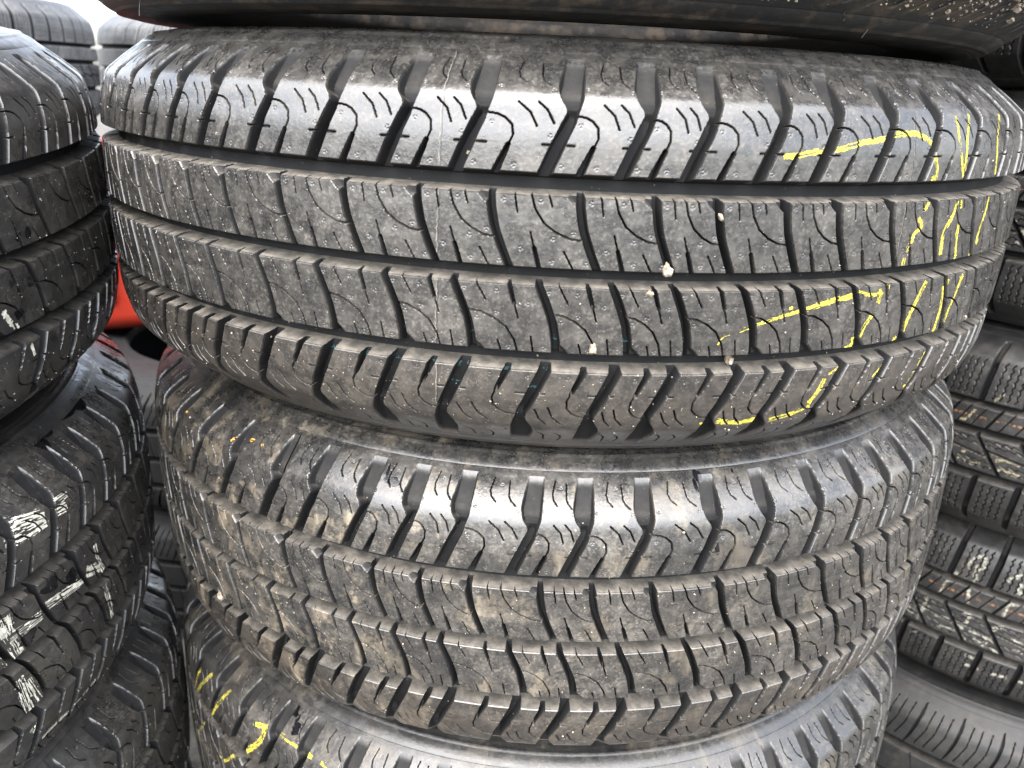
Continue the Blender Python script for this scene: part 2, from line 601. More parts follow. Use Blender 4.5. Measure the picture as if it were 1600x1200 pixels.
def fill_seq(kind, seq, rng):
    seq = list(seq)
    tot = sum(seq)
    while CIRC - tot > 110:
        q = rng.choice(kind.p)
        seq.append(q); tot += q
    best = None
    import itertools
    for k in (2, 3, 4):
        for cmb in itertools.product(kind.p, repeat=k):
            e = abs(CIRC - tot - sum(cmb))
            if best is None or e < best[0]:
                best = (e, cmb)
    return seq + list(best[1])


def make_tyre(name, kind, centre, tilt=(0, 0), scale=(1, 1, 1), start=-52.3, seq=(), label='', group=None, mat=None, arc=None, seed=1):
    rng = random.Random(seed)
    T = Tyre()
    e = bpy.data.objects.new(name, None)
    col.objects.link(e)
    e.empty_display_size = 0.05
    M = Matrix.Rotation(tilt[1], 3, 'Y') @ Matrix.Rotation(tilt[0], 3, 'X')
    e.location = Vector(centre) + M @ Vector((0, 0, -HALF * scale[2]))
    e.rotation_euler = M.to_euler()
    e.scale = scale
    e['label'] = label
    e['category'] = 'tyre'
    if group:
        e['group'] = group
    T.e, T.kind = e, kind
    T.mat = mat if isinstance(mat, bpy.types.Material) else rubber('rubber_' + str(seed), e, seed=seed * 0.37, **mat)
    b = bpy.data.objects.new('casing', coated(CARCASS, T.mat))
    col.objects.link(b)
    b.parent = e
    b.location = (0, 0, HALF)
    if len(kind.p) == 1:
        n = round(CIRC / kind.p[0])
        seq = [kind.p[0]] * n
        real = [CIRC / n] * n
    else:
        seq = fill_seq(kind, seq, rng)
        k = CIRC / sum(seq)
        real = [q * k for q in seq] if abs(k - 1) > .004 else seq
    T.seq = seq
    T.start = math.radians(start) * 340.0
    T.bound = T.start + np.concatenate([[0], np.cumsum(real)])
    for ri, (nm, rib, fl, off) in enumerate(kind.ribs):
        for i, P in enumerate(seq):
            u = (T.bound[i + 1] if fl else T.bound[i]) + off
            th = u / 340.0
            if arc is not None:
                dlt = (math.degrees(th) - arc[0] + 180) % 360 - 180
                if abs(dlt) > arc[1]:
                    continue
            o = bpy.data.objects.new(nm, coated(kind.mesh[(type(rib).__name__, P)], T.mat))
            col.objects.link(o)
            o.parent = e
            o.location = (0, 0, HALF)
            o.rotation_euler = (0, math.pi if fl else 0, th)
    return T


COATED = {}


def coated(me, m):
    """the mesh wearing that rubber: one copy of the data for each pair, shared by all its blocks"""
    k = (me.name, m.name)
    if k not in COATED:
        c = me.copy()
        c.materials.clear()
        c.materials.append(m)
        COATED[k] = c
    return COATED[k]


def depth_at(T, th, s):
    """depth below the envelope of tyre T at angles th (rad), section position s (mm)."""
    out = np.full(th.shape, FLOOR_D)
    um = th * 340.0
    for nm, rib, fl, off in T.kind.ribs:
        sl = -s if fl else s
        m = (sl >= rib.s0) & (sl <= rib.s1)
        if not m.any():
            continue
        ss = sl[m]
        # position within the row of grooves
        if fl:
            loc = -(um[m] - off)
            bd = -T.bound[1:][::-1]
        else:
            loc = um[m] - off
            bd = T.bound[:-1]
        per = CIRC
        base = bd[0]
        x = loc - rib.c(ss)
        x = (x - base) % per + base
        j = np.clip(np.searchsorted(bd, x, side='right') - 1, 0, len(bd) - 1)
        P = np.diff(np.append(bd, base + per))[j]
        U = x - bd[j] + rib.c(ss)
        d = np.zeros(len(ss))
        for p in np.unique(np.round(P, 3)):
            k = np.abs(P - p) < .01
            d[k] = rib.depth(U[k], ss[k], float(p))
        out[m] = d
    return out


def resample(pts, step):
    p = np.array(pts, float)
    q = p.copy()
    q[:, 0] = np.radians(q[:, 0]) * 340
    if len(q) > 2:
        q = catmull(q, 10)
    L = np.concatenate([[0], np.cumsum(np.hypot(*np.diff(q, axis=0).T))])
    n = max(3, int(L[-1] / step) + 1)
    t = np.linspace(0, L[-1], n)
    return np.stack([np.interp(t, L, q[:, 0]), np.interp(t, L, q[:, 1])], 1), t


def vnoise(x, y, sd, sc):
    return np.array([noise.noise(Vector((a * sc, b * sc, sd))) for a, b in zip(x, y)])


def flakes(T, name, U, S, keep_fn, mat, off=0.10, maxd=1.0, mind=-9.0):
    """a coat of paint that follows the tread: U,S grids in mm, cells kept by keep_fn"""
    D = depth_at(T, U / 340.0, S)
    pts = surf(U / 340.0, S, np.clip(D, -.3, 3 if mind < 0 else 12) - off)
    n, m = U.shape
    idx = np.arange(n * m).reshape(n, m)
    f = np.stack([idx[:-1, :-1], idx[:-1, 1:], idx[1:, 1:], idx[1:, :-1]], -1).reshape(-1, 4)
    ok = (D.ravel()[f] < maxd).all(1) & (D.ravel()[f] > mind).all(1) & keep_fn.ravel()[f].all(1)
    f = f[ok]
    if len(f) == 0:
        return None
    used, inv = np.unique(f, return_inverse=True)
    v = pts.reshape(-1, 3)[used]
    me = bpy.data.meshes.new(name)
    build_mesh(me, v, inv.reshape(-1, 4))
    me.materials.append(mat)
    o = bpy.data.objects.new(name, me)
    col.objects.link(o)
    o.parent = T.e
    o.location = (0, 0, HALF)
    return o


def stroke(T, name, width, pts, mat, seed=0.0, step=0.38, rag=0.5, cover=0.55, maxd=1.0, brush=-.55):
    q, t = resample(pts, step)
    d = np.gradient(q, axis=0)
    d /= np.linalg.norm(d, axis=1)[:, None] + 1e-9
    nrm = np.stack([-d[:, 1], d[:, 0]], 1)
    m = max(4, int(width * 1.5 / step))
    k = np.linspace(-.75, .75, m)
    U = q[:, 0][:, None] + nrm[:, 0][:, None] * k[None] * width
    S = q[:, 1][:, None] + nrm[:, 1][:, None] * k[None] * width
    nz = vnoise(U.ravel(), S.ravel(), seed, .55).reshape(U.shape)
    nf = vnoise(U.ravel(), S.ravel(), seed + 9, 1.6).reshape(U.shape)
    end = np.minimum(t, t[-1] - t)[:, None] / max(width * .5, .5)
    edge = np.minimum(.5 - np.abs(k)[None] + rag * .35 * nz, np.minimum(end, 1) * .5)
    br = vnoise((k[None] * width * 1.9 + 0 * U).ravel(), (t[:, None] * .09 + 0 * U).ravel(), seed + 3, 1.0).reshape(U.shape)
    keep = (edge + .10 * nf > 0) & (nf > -cover) & (br > brush)
    o = flakes(T, name, U, S, keep, mat, maxd=maxd)
    return o


def blob(T, name, th, s, ru, rs, mat, seed=0.0, rot=0.0, off=0.25, maxd=1.5, step=0.3):
    nu, ns = int(ru * 2.8 / step), int(rs * 2.8 / step)
    a, b = np.meshgrid(np.linspace(-1.4, 1.4, nu), np.linspace(-1.4, 1.4, ns), indexing='ij')
    x, y = a * ru, b * rs
    c_, s_ = math.cos(rot), math.sin(rot)
    U = math.radians(th) * 340 + x * c_ - y * s_
    S = s + x * s_ + y * c_
    nz = vnoise((a * .9).ravel(), (b * .9).ravel(), seed, 1.0).reshape(a.shape)
    keep = np.hypot(a, b) + .55 * nz < 1.0
    return flakes(T, name, U, S, keep, mat, off=off, maxd=maxd)


# ------------------------------------------------------------------ ground
me = bpy.data.meshes.new('ground')
GZ = -0.745
me.from_pydata([(-60, -60, GZ), (60, -60, GZ), (60, 60, GZ), (-60, 60, GZ)], [], [(0, 1, 2, 3)])
me.materials.append(M_GROUND)
g = bpy.data.objects.new('ground', me)
col.objects.link(g)
g['kind'] = 'structure'

# ------------------------------------------------------------------ the front stack
SEQ1 = [34.4, 29.2, 29.2, 29.2, 37.2, 37.2, 37.2, 34.4, 40.2, 34.4, 29.2, 34.4, 29.2, 34.4, 34.4, 40.2, 40.2]
SEQ2 = [29.2, 34.4, 29.2, 29.2, 40.2, 29.2, 34.4, 40.2, 34.4, 37.2, 34.4, 29.2, 29.2, 37.2]
GF = 'tyres of the front stack'
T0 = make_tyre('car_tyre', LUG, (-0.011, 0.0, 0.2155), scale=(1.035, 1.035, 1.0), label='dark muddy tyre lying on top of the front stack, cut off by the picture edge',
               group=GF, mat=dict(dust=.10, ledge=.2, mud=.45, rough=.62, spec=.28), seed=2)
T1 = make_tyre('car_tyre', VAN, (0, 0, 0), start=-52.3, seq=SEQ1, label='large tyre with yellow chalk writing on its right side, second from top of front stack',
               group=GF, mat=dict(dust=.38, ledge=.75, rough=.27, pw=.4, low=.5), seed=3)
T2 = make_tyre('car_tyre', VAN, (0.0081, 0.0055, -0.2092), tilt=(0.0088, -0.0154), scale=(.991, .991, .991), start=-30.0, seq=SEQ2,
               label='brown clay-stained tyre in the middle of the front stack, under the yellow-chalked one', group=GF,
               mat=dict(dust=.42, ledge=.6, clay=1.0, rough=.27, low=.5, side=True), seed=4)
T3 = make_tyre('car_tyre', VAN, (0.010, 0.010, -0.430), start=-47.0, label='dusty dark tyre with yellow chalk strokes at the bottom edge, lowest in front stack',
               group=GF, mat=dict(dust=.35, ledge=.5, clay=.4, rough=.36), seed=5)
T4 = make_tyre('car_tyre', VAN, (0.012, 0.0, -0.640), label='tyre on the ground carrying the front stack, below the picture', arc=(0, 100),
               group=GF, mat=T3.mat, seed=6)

# ------------------------------------------------------------------ the left stack
GL = 'tyres of the left stack'
L1 = make_tyre('car_tyre', VAN, (-0.6128, -0.2932, -0.0104), tilt=(0.0582, 0.0093), start=89.4, label='dark tyre with wet spots on its tread, top of the left stack',
               group=GL, mat=dict(dust=.22, ledge=.3, wet=.7, rough=.36), arc=(60, 125), seed=7)
L2 = make_tyre('car_tyre', VAN, (-0.6124, -0.2853, -0.2197), tilt=(0.0401, 0.0335), start=79.4, seq=[34.4, 29.2, 29.2, 34.4],
               label='dark tyre with broad white paint strokes, second of the left stack', group=GL, mat=L1.mat, arc=(60, 125), seed=8)
L3 = make_tyre('car_tyre', VAN, (-0.606, -0.280, -0.430), tilt=(0.0, 0.0), start=80.0, label='clean dark tyre at the bottom left corner, under the white-painted tyre',
               group=GL, mat=L1.mat, arc=(60, 125), seed=9)
L4 = make_tyre('car_tyre', VAN, (-0.606, -0.280, -0.640), start=20.0, label='tyre on the ground carrying the left stack, below the picture',
               group=GL, mat=L3.mat, arc=(60, 100), seed=10)

# ------------------------------------------------------------------ the right stack
GR = 'tyres of the right stack'
WM = dict(dust=.20, ledge=.3, rough=.42, spec=.6)
RS = (.33 / .34, .33 / .34, .205 / .209)
RA = (-65, 100)
R0 = make_tyre('winter_tyre', WIN, (0.643, 0.235, 0.200), scale=RS, start=3, label='winter tyre in the upper right corner, highest of the right stack', group=GR, mat=WM, arc=RA, seed=11)
R1 = make_tyre('winter_tyre', WIN, (0.643, 0.242, -0.005), scale=RS, start=8, label='winter tyre right beside the chalk writing, with an orange line, second of right stack', group=GR, mat=R0.mat, arc=RA, seed=12)
R2 = make_tyre('winter_tyre', WIN, (0.6426, 0.249, -0.2101), tilt=(-.0098, -.0173), scale=RS, start=0, label='winter tyre with broken orange line and cream marks, middle of the right stack', group=GR, mat=R0.mat, arc=RA, seed=13)
R3 = make_tyre('winter_tyre', WIN, (0.6452, 0.2866, -0.4151), tilt=(0, .0216), scale=RS, start=5, label='winter tyre with white painted squiggles over its blocks, right stack', group=GR, mat=R0.mat, arc=RA, seed=14)
R4 = make_tyre('summer_tyre', SUM, (0.640, 0.270, -0.6313), scale=(RS[0], RS[1], 1.085), start=2, label='smooth-ribbed summer tyre in the lower right corner, bottom of the right stack', group=GR,
               mat=dict(dust=.12, ledge=.2, clay=.1, rough=.55, spec=.35), arc=RA, seed=15)

# ------------------------------------------------------------------ stacks further back
XH = 0.2325
BM = dict(dust=.34, ledge=.3, rough=.45, spec=.6, dustcol=(.24, .24, .235))
MX1 = MX2 = BM
for k in range(4):
    z = GZ + XH / 2 + XH * k
    where = ('lowest', 'second from below', 'second from top', 'topmost')[k]
    xa = make_tyre('winter_tyre', WIN, (-1.245, 0.89, z), scale=(.97, .97, XH / .209), start=3 + 17 * k, label='blurred winter tyre in the far left stack behind, %s of four' % where,
              group='tyres of the far left stack', mat=MX1, arc=(50, 90), seed=20 + k)
    xb = make_tyre('summer_tyre', SUM, (-0.81, 1.47, z + .0), scale=(.97, .97, XH / .209), start=9 + 11 * k, label='blurred pale tyre in the rear stack behind the front stack, %s of four' % where,
              group='tyres of the rear stack', mat=MX2, arc=(0, 90), seed=30 + k)
    MX1, MX2 = xa.mat, xb.mat
for k in range(2):
    make_tyre('summer_tyre', SUM, (-0.50, 0.62, GZ + HALF + .209 * k), start=5 + 9 * k,
              label='%s tyre of the low pair glimpsed in the gap under the red container' % ('lower', 'upper')[k],
              group='low pair of tyres in the gap', mat=dict(dust=.06, ledge=.1, rough=.65, spec=.2), arc=(-20, 100), seed=40 + k)

# ------------------------------------------------------------------ marks on the tyres
CHALK = [
  (2.6, [(17.99, 57.4), (19.17, 57.8), (21.0, 59.8), (22.93, 60.8), (25.11, 63.9), (27.5, 66.0), (28.86, 68.0), (30.48, 68.9), (31.99, 68.2), (33.35, 64.6), (34.1, 58.1), (34.6, 49.0), (33.89, 46.9)]),
  (1.2, [(22.13, 60.0), (22.58, 63.8)]), (1.6, [(22.64, 70.5), (22.79, 72.2)]),
  (1.8, [(37.15, 78.3), (37.58, 65.5), (38.29, 55.4), (38.94, 47.2)]), (2.0, [(39.41, 79.5), (38.87, 65.5), (38.94, 54.5), (39.03, 47.2)]),
  (1.8, [(46.16, 80.1), (45.12, 65.3), (45.63, 47.7)]), (2.4, [(34.25, 36.3), (33.79, 32.3)]),
  (2.2, [(33.16, 28.6), (33.79, 24.2), (32.98, 20.5), (32.87, 15.8)]), (2.4, [(32.61, 14.5), (32.32, 11.6)]), (2.8, [(32.34, 8.9), (32.3, 4.6)]),
  (2.8, [(38.75, 35.9), (38.28, 27.7), (37.39, 19.1), (37.63, 8.1)]), (1.8, [(39.32, 36.2), (39.58, 31.7)]),
  (2.4, [(39.76, 23.6), (39.83, 16.3), (40.45, 4.4)]), (2.4, [(45.24, 36.3), (44.89, 25.3), (44.33, 15.2), (44.48, 10.3)]),
  (1.5, [(36.83, 8.5), (36.75, 4.6)]), (1.5, [(43.54, 10.4), (43.29, 4.3)]), (1.6, [(31.39, 5.8), (31.06, 3.7)]),
  (1.4, [(14.63, -30.8), (14.94, -27.6), (15.54, -26.1)]), (1.6, [(16.31, -24.1), (17.18, -22.2)]),
  (1.8, [(17.62, -21.2), (18.25, -20.2), (20.09, -17.0), (21.73, -14.7)]), (1.6, [(20.57, -13.4), (20.93, -12.7)]),
  (2.8, [(22.2, -14.1), (23.99, -11.4), (26.91, -8.9)]), (2.0, [(27.41, -7.0), (29.48, -9.4), (30.22, -6.7)]), (2.6, [(30.95, -5.9), (31.22, -5.6)]),
  (2.8, [(30.28, -7.8), (30.04, -14.0)]), (2.6, [(29.73, -20.0), (29.07, -25.7), (28.77, -31.7)]),
  (2.8, [(36.33, -5.1), (35.46, -15.8), (34.86, -24.6), (34.54, -32.0)]), (2.4, [(39.47, -9.7), (40.06, -23.6), (39.87, -36.2)]),
  (2.0, [(40.21, -6.2), (40.26, -10.2)]), (2.6, [(42.97, -5.0), (42.46, -15.9), (41.83, -26.3), (41.57, -32.1)]),
  (1.8, [(27.98, -30.8), (28.02, -35.3), (27.29, -36.3)]), (1.6, [(33.77, -33.8), (33.36, -36.4)]), (1.8, [(27.33, -46.4), (26.22, -50.6)]),
  (2.8, [(25.85, -52.5), (25.49, -59.4), (24.83, -66.7)]), (2.6, [(25.16, -68.2), (23.79, -71.6), (21.16, -75.2)]),
  (2.8, [(19.77, -73.6), (18.0, -75.1), (15.9, -73.2)]), (1.6, [(14.86, -73.9), (14.4, -74.6)]), (1.4, [(33.19, -47.0), (31.87, -56.2)]),
  (1.4, [(32.64, -58.1), (31.74, -69.9)]), (1.2, [(39.51, -47.0), (38.78, -55.7)]), (1.2, [(38.58, -57.4), (37.83, -69.1)])]
for i, (wd, p) in enumerate(CHALK):
    stroke(T1, 'chalk_mark', wd * 1.15, p, M_CHALK, seed=i * 1.3, rag=.5, cover=.55, maxd=1.4, step=.25, brush=-.35)
for i, (wd, p) in enumerate([
  (3, [(-50.95, 71.3), (-53.16, 44.0)]), (3.5, [(-47.46, 78.8), (-51.75, 46.7)]), (3, [(-42.52, 82.1), (-46.17, 47.0)]),
  (4, [(-36.04, 76.8), (-33.9, 80.5)]), (4.5, [(-34.18, 77.9), (-34.66, 67.5), (-37.13, 50.5)]), (3.5, [(-32.04, 82.0), (-29.49, 81.4), (-26.23, 79.8)]),
  (3.5, [(-24.91, 79.9), (-23.62, 78.2)]), (3, [(-55.6, 20.7), (-54.8, -3.1), (-56.21, -31.6)]), (2.5, [(-49.1, 27.4), (-53.24, -2.9)]),
  (3, [(-44.45, 17.3), (-42.9, 17.4), (-39.85, 36.4)]), (3, [(-46.79, -2.6), (-45.58, -2.1)])]):
    stroke(T3, 'chalk_mark', wd, p, M_CHALK, seed=50 + i * 1.3, rag=.5, cover=.6, maxd=1.4, step=.3, brush=-.3)
for i, (wd, p) in enumerate([
  (6.5, [(80.6, 77.7), (82.57, 77.1), (85.82, 72.2)]), (5, [(80.49, 71.1), (83.2, 69.0), (85.61, 67.9)]), (5, [(86.62, 75.0), (88.17, 74.2), (89.56, 73.7)]),
  (5, [(86.62, 68.9), (87.77, 68.1), (88.86, 66.6)]), (5.5, [(78.43, 18.7), (81.42, 17.6), (82.34, 17.8)]), (5.5, [(82.8, 20.1), (84.7, 18.5), (88.88, 14.2)]),
  (6, [(89.28, 17.2), (91.8, 11.2)]), (3.5, [(91.52, 29.1), (91.63, 17.2), (92.32, 5.7)]), (4, [(92.09, -3.1), (92.52, -17.2), (93.01, -34.4)]),
  (4, [(77.96, 33.5), (77.94, 21.5)]), (3.5, [(78.73, 33.7), (78.85, 21.0)]), (4, [(77.79, 29.4), (78.3, 18.6)]), (4, [(78.71, 17.6), (79.24, 5.3)]),
  (6, [(77.62, 13.4), (78.05, 3.5)]), (6, [(78.41, -9.3), (78.81, -23.7), (79.21, -37.6)]), (3.5, [(79.42, -14.6), (80.45, -35.0)]),
  (3, [(79.77, -48.5), (78.86, -53.0)]), (2.5, [(89.01, -67.3), (85.15, -66.7)]), (2.5, [(84.21, -65.9), (81.64, -64.4), (80.11, -65.5)])]):
    stroke(L2, 'paint_stroke', wd * 1.3, p, M_WHITE, seed=80 + i * 1.7, rag=.25, cover=.95, maxd=1.2, step=.3, brush=-.18)
for i, (wd, p) in enumerate([(4, [(85.42, -23.2), (85.87, -29.6), (86.95, -36.2)]), (3, [(88.18, -47.2), (88.53, -55.6)]), (3, [(88.97, -58.1), (89.06, -65.8)])]):
    stroke(L1, 'paint_stroke', wd, p, M_WHITE, seed=120 + i, rag=.5, cover=.6, step=.5)
for i, (wd, p) in enumerate([(3, [(-36.82, 84.0), (-36.0, 88.0), (-33.51, 90.5)]), (2.5, [(-32.32, 88.7), (-31.95, 91.0)]), (1.6, [(-48.25, 83.0), (-46.89, 84.3)]), (1.4, [(-41.61, -21.7), (-40.58, -22.1)])]):
    stroke(T2, 'chalk_mark', wd, p, M_ORANGE, seed=140 + i, rag=.9, cover=.3, step=.45)
# wet tar and water
for i, (th, s, ru, rs, rot) in enumerate([(-16.0, 96.1, 1.0, 5, .1), (-15.3, 90.2, 5.5, 3, .1), (16.0, 103.0, 2.6, 5.5, .2), (15.5, 97.0, 1.2, 5, .1), (19.98, 104.0, 1.0, 2, 0), (16.73, 62.0, 1.6, 5, .2)]):
    blob(T2, 'tar_spot', th, s, ru, rs, M_TAR, seed=i * 2.1, rot=rot)
for i, (th, s, ru, rs) in enumerate([(-31.4, 99.5, 3, 4), (-30.0, 90.0, 3.5, 4.5), (-30.6, 95, 1, 4)]):
    blob(T3, 'tar_spot', th, s, ru, rs, M_TAR, seed=30 + i * 2.1)
for i, (th, s, ru, rs) in enumerate([(89.05, 9.7, 2.6, 3), (90.33, 11.3, 2.8, 4), (86.96, -11.5, 2, 2), (87.74, -16.0, 1.6, 2.3), (89.35, -14.6, 2.8, 2.6), (87.31, -28.5, 3.6, 3), (92.47, 3.0, 2, 2)]):
    blob(L1, 'water_spot', th, s, ru, rs, M_TAR, seed=60 + i * 2.1, off=.12)
for i, (th, s, ru, rs) in enumerate([(94.5, 112.0, 11, 7), (99.9, 111.0, 18, 6), (103.0, 107.1, 9, 6), (92.7, 106.0, 5, 6), (96.95, 82.0, 3, 4), (91.69, 70.5, 2.6, 2.2), (95.87, -57.7, 5, 4), (80.3, 10.0, 6, 5), (84, 30, 7, 4), (87, 24, 5, 5)]):
    blob(L2, 'tar_spot', th, s, ru, rs, M_TAR, seed=90 + i * 2.1, off=.15)
# mould seams on the chalked tyre
for th in (-8.4, 31.2):
    for (a, b) in ((47, 106), (5, 36), (-36, -5), (-106, -47)):
        n = 26
        pl = [(th + .12 * noise.noise(Vector((i * .6, th, a))), a + (b - a) * i / n) for i in range(n + 1)]
        stroke(T1, 'mould_seam', .6, pl, M_SEAM, seed=th, step=.2, rag=.25, cover=.9, maxd=1.2)
        pl2 = [(p + .13, q) for p, q in pl]
        stroke(T1, 'mould_seam', .5, pl2, M_HAIR, seed=th + 1, step=.2, rag=.25, cover=.9, maxd=1.2)
# faint teal factory line, left only in the cross grooves of the lower shoulder
for (s_, wd, a0, a1) in ((-48.6, 1.3, -21, 2), (-58.5, .7, -10, 0), (-31.0, 1.4, -14, 20)):
    ua, sa = np.meshgrid(np.arange(math.radians(a0) * 340, math.radians(a1) * 340, .3), np.linspace(s_ - wd, s_ + wd, 8), indexing='ij')
    nn = vnoise(ua.ravel(), sa.ravel(), s_, .8).reshape(ua.shape)
    flakes(T1, 'teal_line', ua, sa, nn > .0, M_TEAL, maxd=99, mind=5.5)
# orange lines on the winter tyres
for T, a0, a1 in ((R1, -70, -20), (R2, -70, -20), (R3, -70, -15)):
    n = int((a1 - a0) / 1.6)
    for i in range(n):
        th = a0 + 1.6 * i
        stroke(T, 'orange_line', 2.8, [(th, 23), (th + 1.4, 23)], M_ORLINE, seed=i * .7, step=.7, rag=.6, cover=.5)
for i, (wd, p) in enumerate([
  (5, [(-36.74, 48.3), (-37.29, 56.9), (-36.57, 67.3), (-35.35, 70.4), (-35.2, 60.0), (-36.12, 50.0), (-35.88, 40.3)]), (6, [(-36.06, 60.2), (-35.83, 43.1)]),
  (5, [(-39.18, 43.9), (-38.55, 41.9)]), (6, [(-31.24, 52.9), (-30.26, 60.2), (-29.13, 63.9)]), (6, [(-29.1, 55.7), (-29.0, 42.2)]),
  (4, [(-38.21, 32.5), (-39.84, 30.1), (-40.42, 13.7)]), (5, [(-36.3, 32.5), (-35.82, 14.4)]), (5, [(-28.51, 32.5), (-29.87, 28.4), (-30.26, 14.5)]),
  (5, [(-42.04, 3.0), (-42.75, -27.7)]), (4, [(-41.31, -5.7), (-42.45, -15.2)]), (5, [(-35.99, 1.7), (-34.86, 3.8), (-35.46, -15.9)]),
  (4, [(-31.2, -2.8), (-29.62, 4.5), (-31.05, -6.5)]), (5, [(-30.65, -8.1), (-31.84, -28.3)]), (4, [(-45.12, -17.3), (-42.26, -20.2)]),
  (4, [(-44.93, -22.5), (-41.67, -25.3)]), (4, [(-40.25, -13.4), (-37.43, -11.1), (-35.1, -16.1)]), (4, [(-39.11, -23.7), (-36.3, -21.4), (-34.29, -27.6)]),
  (4, [(-34.43, -15.4), (-31.64, -16.5), (-28.75, -21.7)]), (4, [(-33.47, -22.2), (-28.44, -29.2)]), (4, [(-28.04, -7.3), (-26.03, -8.6)]),
  (4, [(-27.57, -18.3), (-25.56, -19.7)]), (3, [(-43.44, -46.4), (-42.17, -43.2)]), (5, [(-33.95, -45.2), (-31.13, -46.1)]),
  (5, [(-33.49, -56.9), (-31.07, -56.2)]), (5, [(-29.34, -56.5), (-26.72, -54.3)]), (5, [(-25.22, -54.2), (-24.08, -53.9)])]):
    stroke(R3, 'paint_stroke', wd * .85, p, M_CREAM, seed=200 + i, step=.6, rag=.7, cover=.5, maxd=1.2)
for i, (wd, p) in enumerate([
  (3, [(-42.94, 41.4), (-41.79, 50.5)]), (3, [(-47.2, 15.8), (-46.27, 18.1), (-45.22, 29.2)]), (4, [(-45.88, -14.4), (-45.12, -14.4)]), (4, [(-43.69, -13.1), (-42.0, -12.9)]),
  (4, [(-46.32, -24.0), (-44.83, -23.4)]), (4, [(-44.28, -24.8), (-42.63, -22.8)]), (4, [(-40.74, -15.3), (-39.24, -12.3), (-37.15, -13.9)]), (4, [(-41.4, -23.7), (-39.55, -23.1), (-36.78, -24.2)])]):
    stroke(R2, 'paint_stroke', wd, p, M_STRAW, seed=280 + i, step=.6, rag=.9, cover=.4, maxd=1.2)
    if i > 1:
        stroke(R1, 'paint_stroke', wd, [(a - .5, b + 1.5) for a, b in p], M_CREAM, seed=300 + i, step=.6, rag=.9, cover=.4, maxd=1.2)

# ------------------------------------------------------------------ specks, mud, hairs
def scatter(T, name, n, thr, sr, size, mat, seed, lift=.1, bias=None, maxd=99):
    rg = np.random.default_rng(seed)
    th = np.radians(rg.uniform(thr[0], thr[1], n))
    s = rg.uniform(sr[0], sr[1], n)
    if bias is not None:
        k = rg.uniform(0, 1, n) < bias(np.degrees(th), s)
        th, s = th[k], s[k]
    D = depth_at(T, th, s)
    k = D < maxd
    th, s, D = th[k], s[k], D[k]
    p = surf(th, s, D - lift)
    q = surf(th, s, D - lift - 1.0)
    nrm = (q - p) * 1000
    nrm /= np.linalg.norm(nrm, axis=1)[:, None]
    vs, fs = [], []
    for i in range(len(p)):
        z = Vector(nrm[i])
        x = z.orthogonal().normalized()
        x = Matrix.Rotation(rg.uniform(0, 6.28), 3, z) @ x
        y = z.cross(x)
        sz = size * rg.lognormal(0, .45) * .001
        asp = rg.uniform(.45, 1.0)
        b = len(vs)
        c = Vector(p[i])
        hgt = sz * rg.uniform(.3, .6)
        for dx, dy in ((-1, -.7), (1, -.9), (.8, 1), (-.9, .8)):
            vs.append(c + x * dx * sz * .5 * rg.uniform(.7, 1.2) + y * dy * sz * .5 * asp)
        for dx, dy in ((-.6, -.4), (.6, -.5), (.5, .6), (-.5, .5)):
            vs.append(c + x * dx * sz * .5 + y * dy * sz * .5 * asp + z * hgt)
        fs += [(b + 4, b + 5, b + 6, b + 7), (b, b + 1, b + 5, b + 4), (b + 1, b + 2, b + 6, b + 5), (b + 2, b + 3, b + 7, b + 6), (b + 3, b, b + 4, b + 7)]
    me = bpy.data.meshes.new(name)
    me.from_pydata(vs, [], fs)
    me.materials.append(mat)
    o = bpy.data.objects.new(name, me)
    col.objects.link(o)
    o.parent = T.e
    o.location = (0, 0, HALF)
    o['kind'] = 'stuff'
    return o


scatter(T1, 'dust_specks', 2600, (-58, 52), (-84, 84), .42, M_SPECK, 1, lift=0, bias=lambda t, s: np.interp(s, [-84, -50, -40, 40, 84], [1, .9, .3, .12, .06]))
scatter(T2, 'dust_specks', 1800, (-55, 52), (-84, 90), .42, M_SPECK, 2, lift=0, bias=lambda t, s: .45 + 0 * s)
scatter(L1, 'dust_specks', 700, (60, 105), (-84, 84), .42, M_SPECK, 3, lift=0, bias=lambda t, s: np.interp(s, [-84, 0, 84], [1, .5, .3]))
scatter(T0, 'dust_specks', 900, (-50, 50), (-104, -60), .7, M_SPECK, 4, lift=0)
scatter(T0, 'mud_crumbs', 2200, (14, 60), (-92, -48), 2.2, M_MUD, 5, lift=0, bias=lambda t, s: np.interp(t, [14, 30, 45], [.03, .3, 1]) * np.interp(s, [-95, -85, -70], [.02, .25, 1]))


scatter(T0, 'mud_crumbs', 1500, (-52, 52), (-96, -50), 1.1, M_MUD, 6, lift=0)


def tube(name, pts, rad, mat, parent, loc=(0, 0, 0)):
    cu = bpy.data.curves.new(name, 'CURVE')
    cu.dimensions = '3D'
    sp = cu.splines.new('NURBS')
    sp.points.add(len(pts) - 1)
    for q, p in zip(sp.points, pts):
        q.co = (*p, 1)
    sp.use_endpoint_u = True
    sp.order_u = 3
    cu.bevel_depth = rad
    cu.bevel_resolution = 1
    tmp = bpy.data.objects.new(name + '_tmp', cu)
    col.objects.link(tmp)
    dg = bpy.context.evaluated_depsgraph_get()
    me = bpy.data.meshes.new_from_object(tmp.evaluated_get(dg))
    bpy.data.objects.remove(tmp)
    bpy.data.curves.remove(cu)
    me.materials.clear()
    me.materials.append(mat)
    o = bpy.data.objects.new(name, me)
    col.objects.link(o)
    o.parent = parent
    o.location = loc
    return o


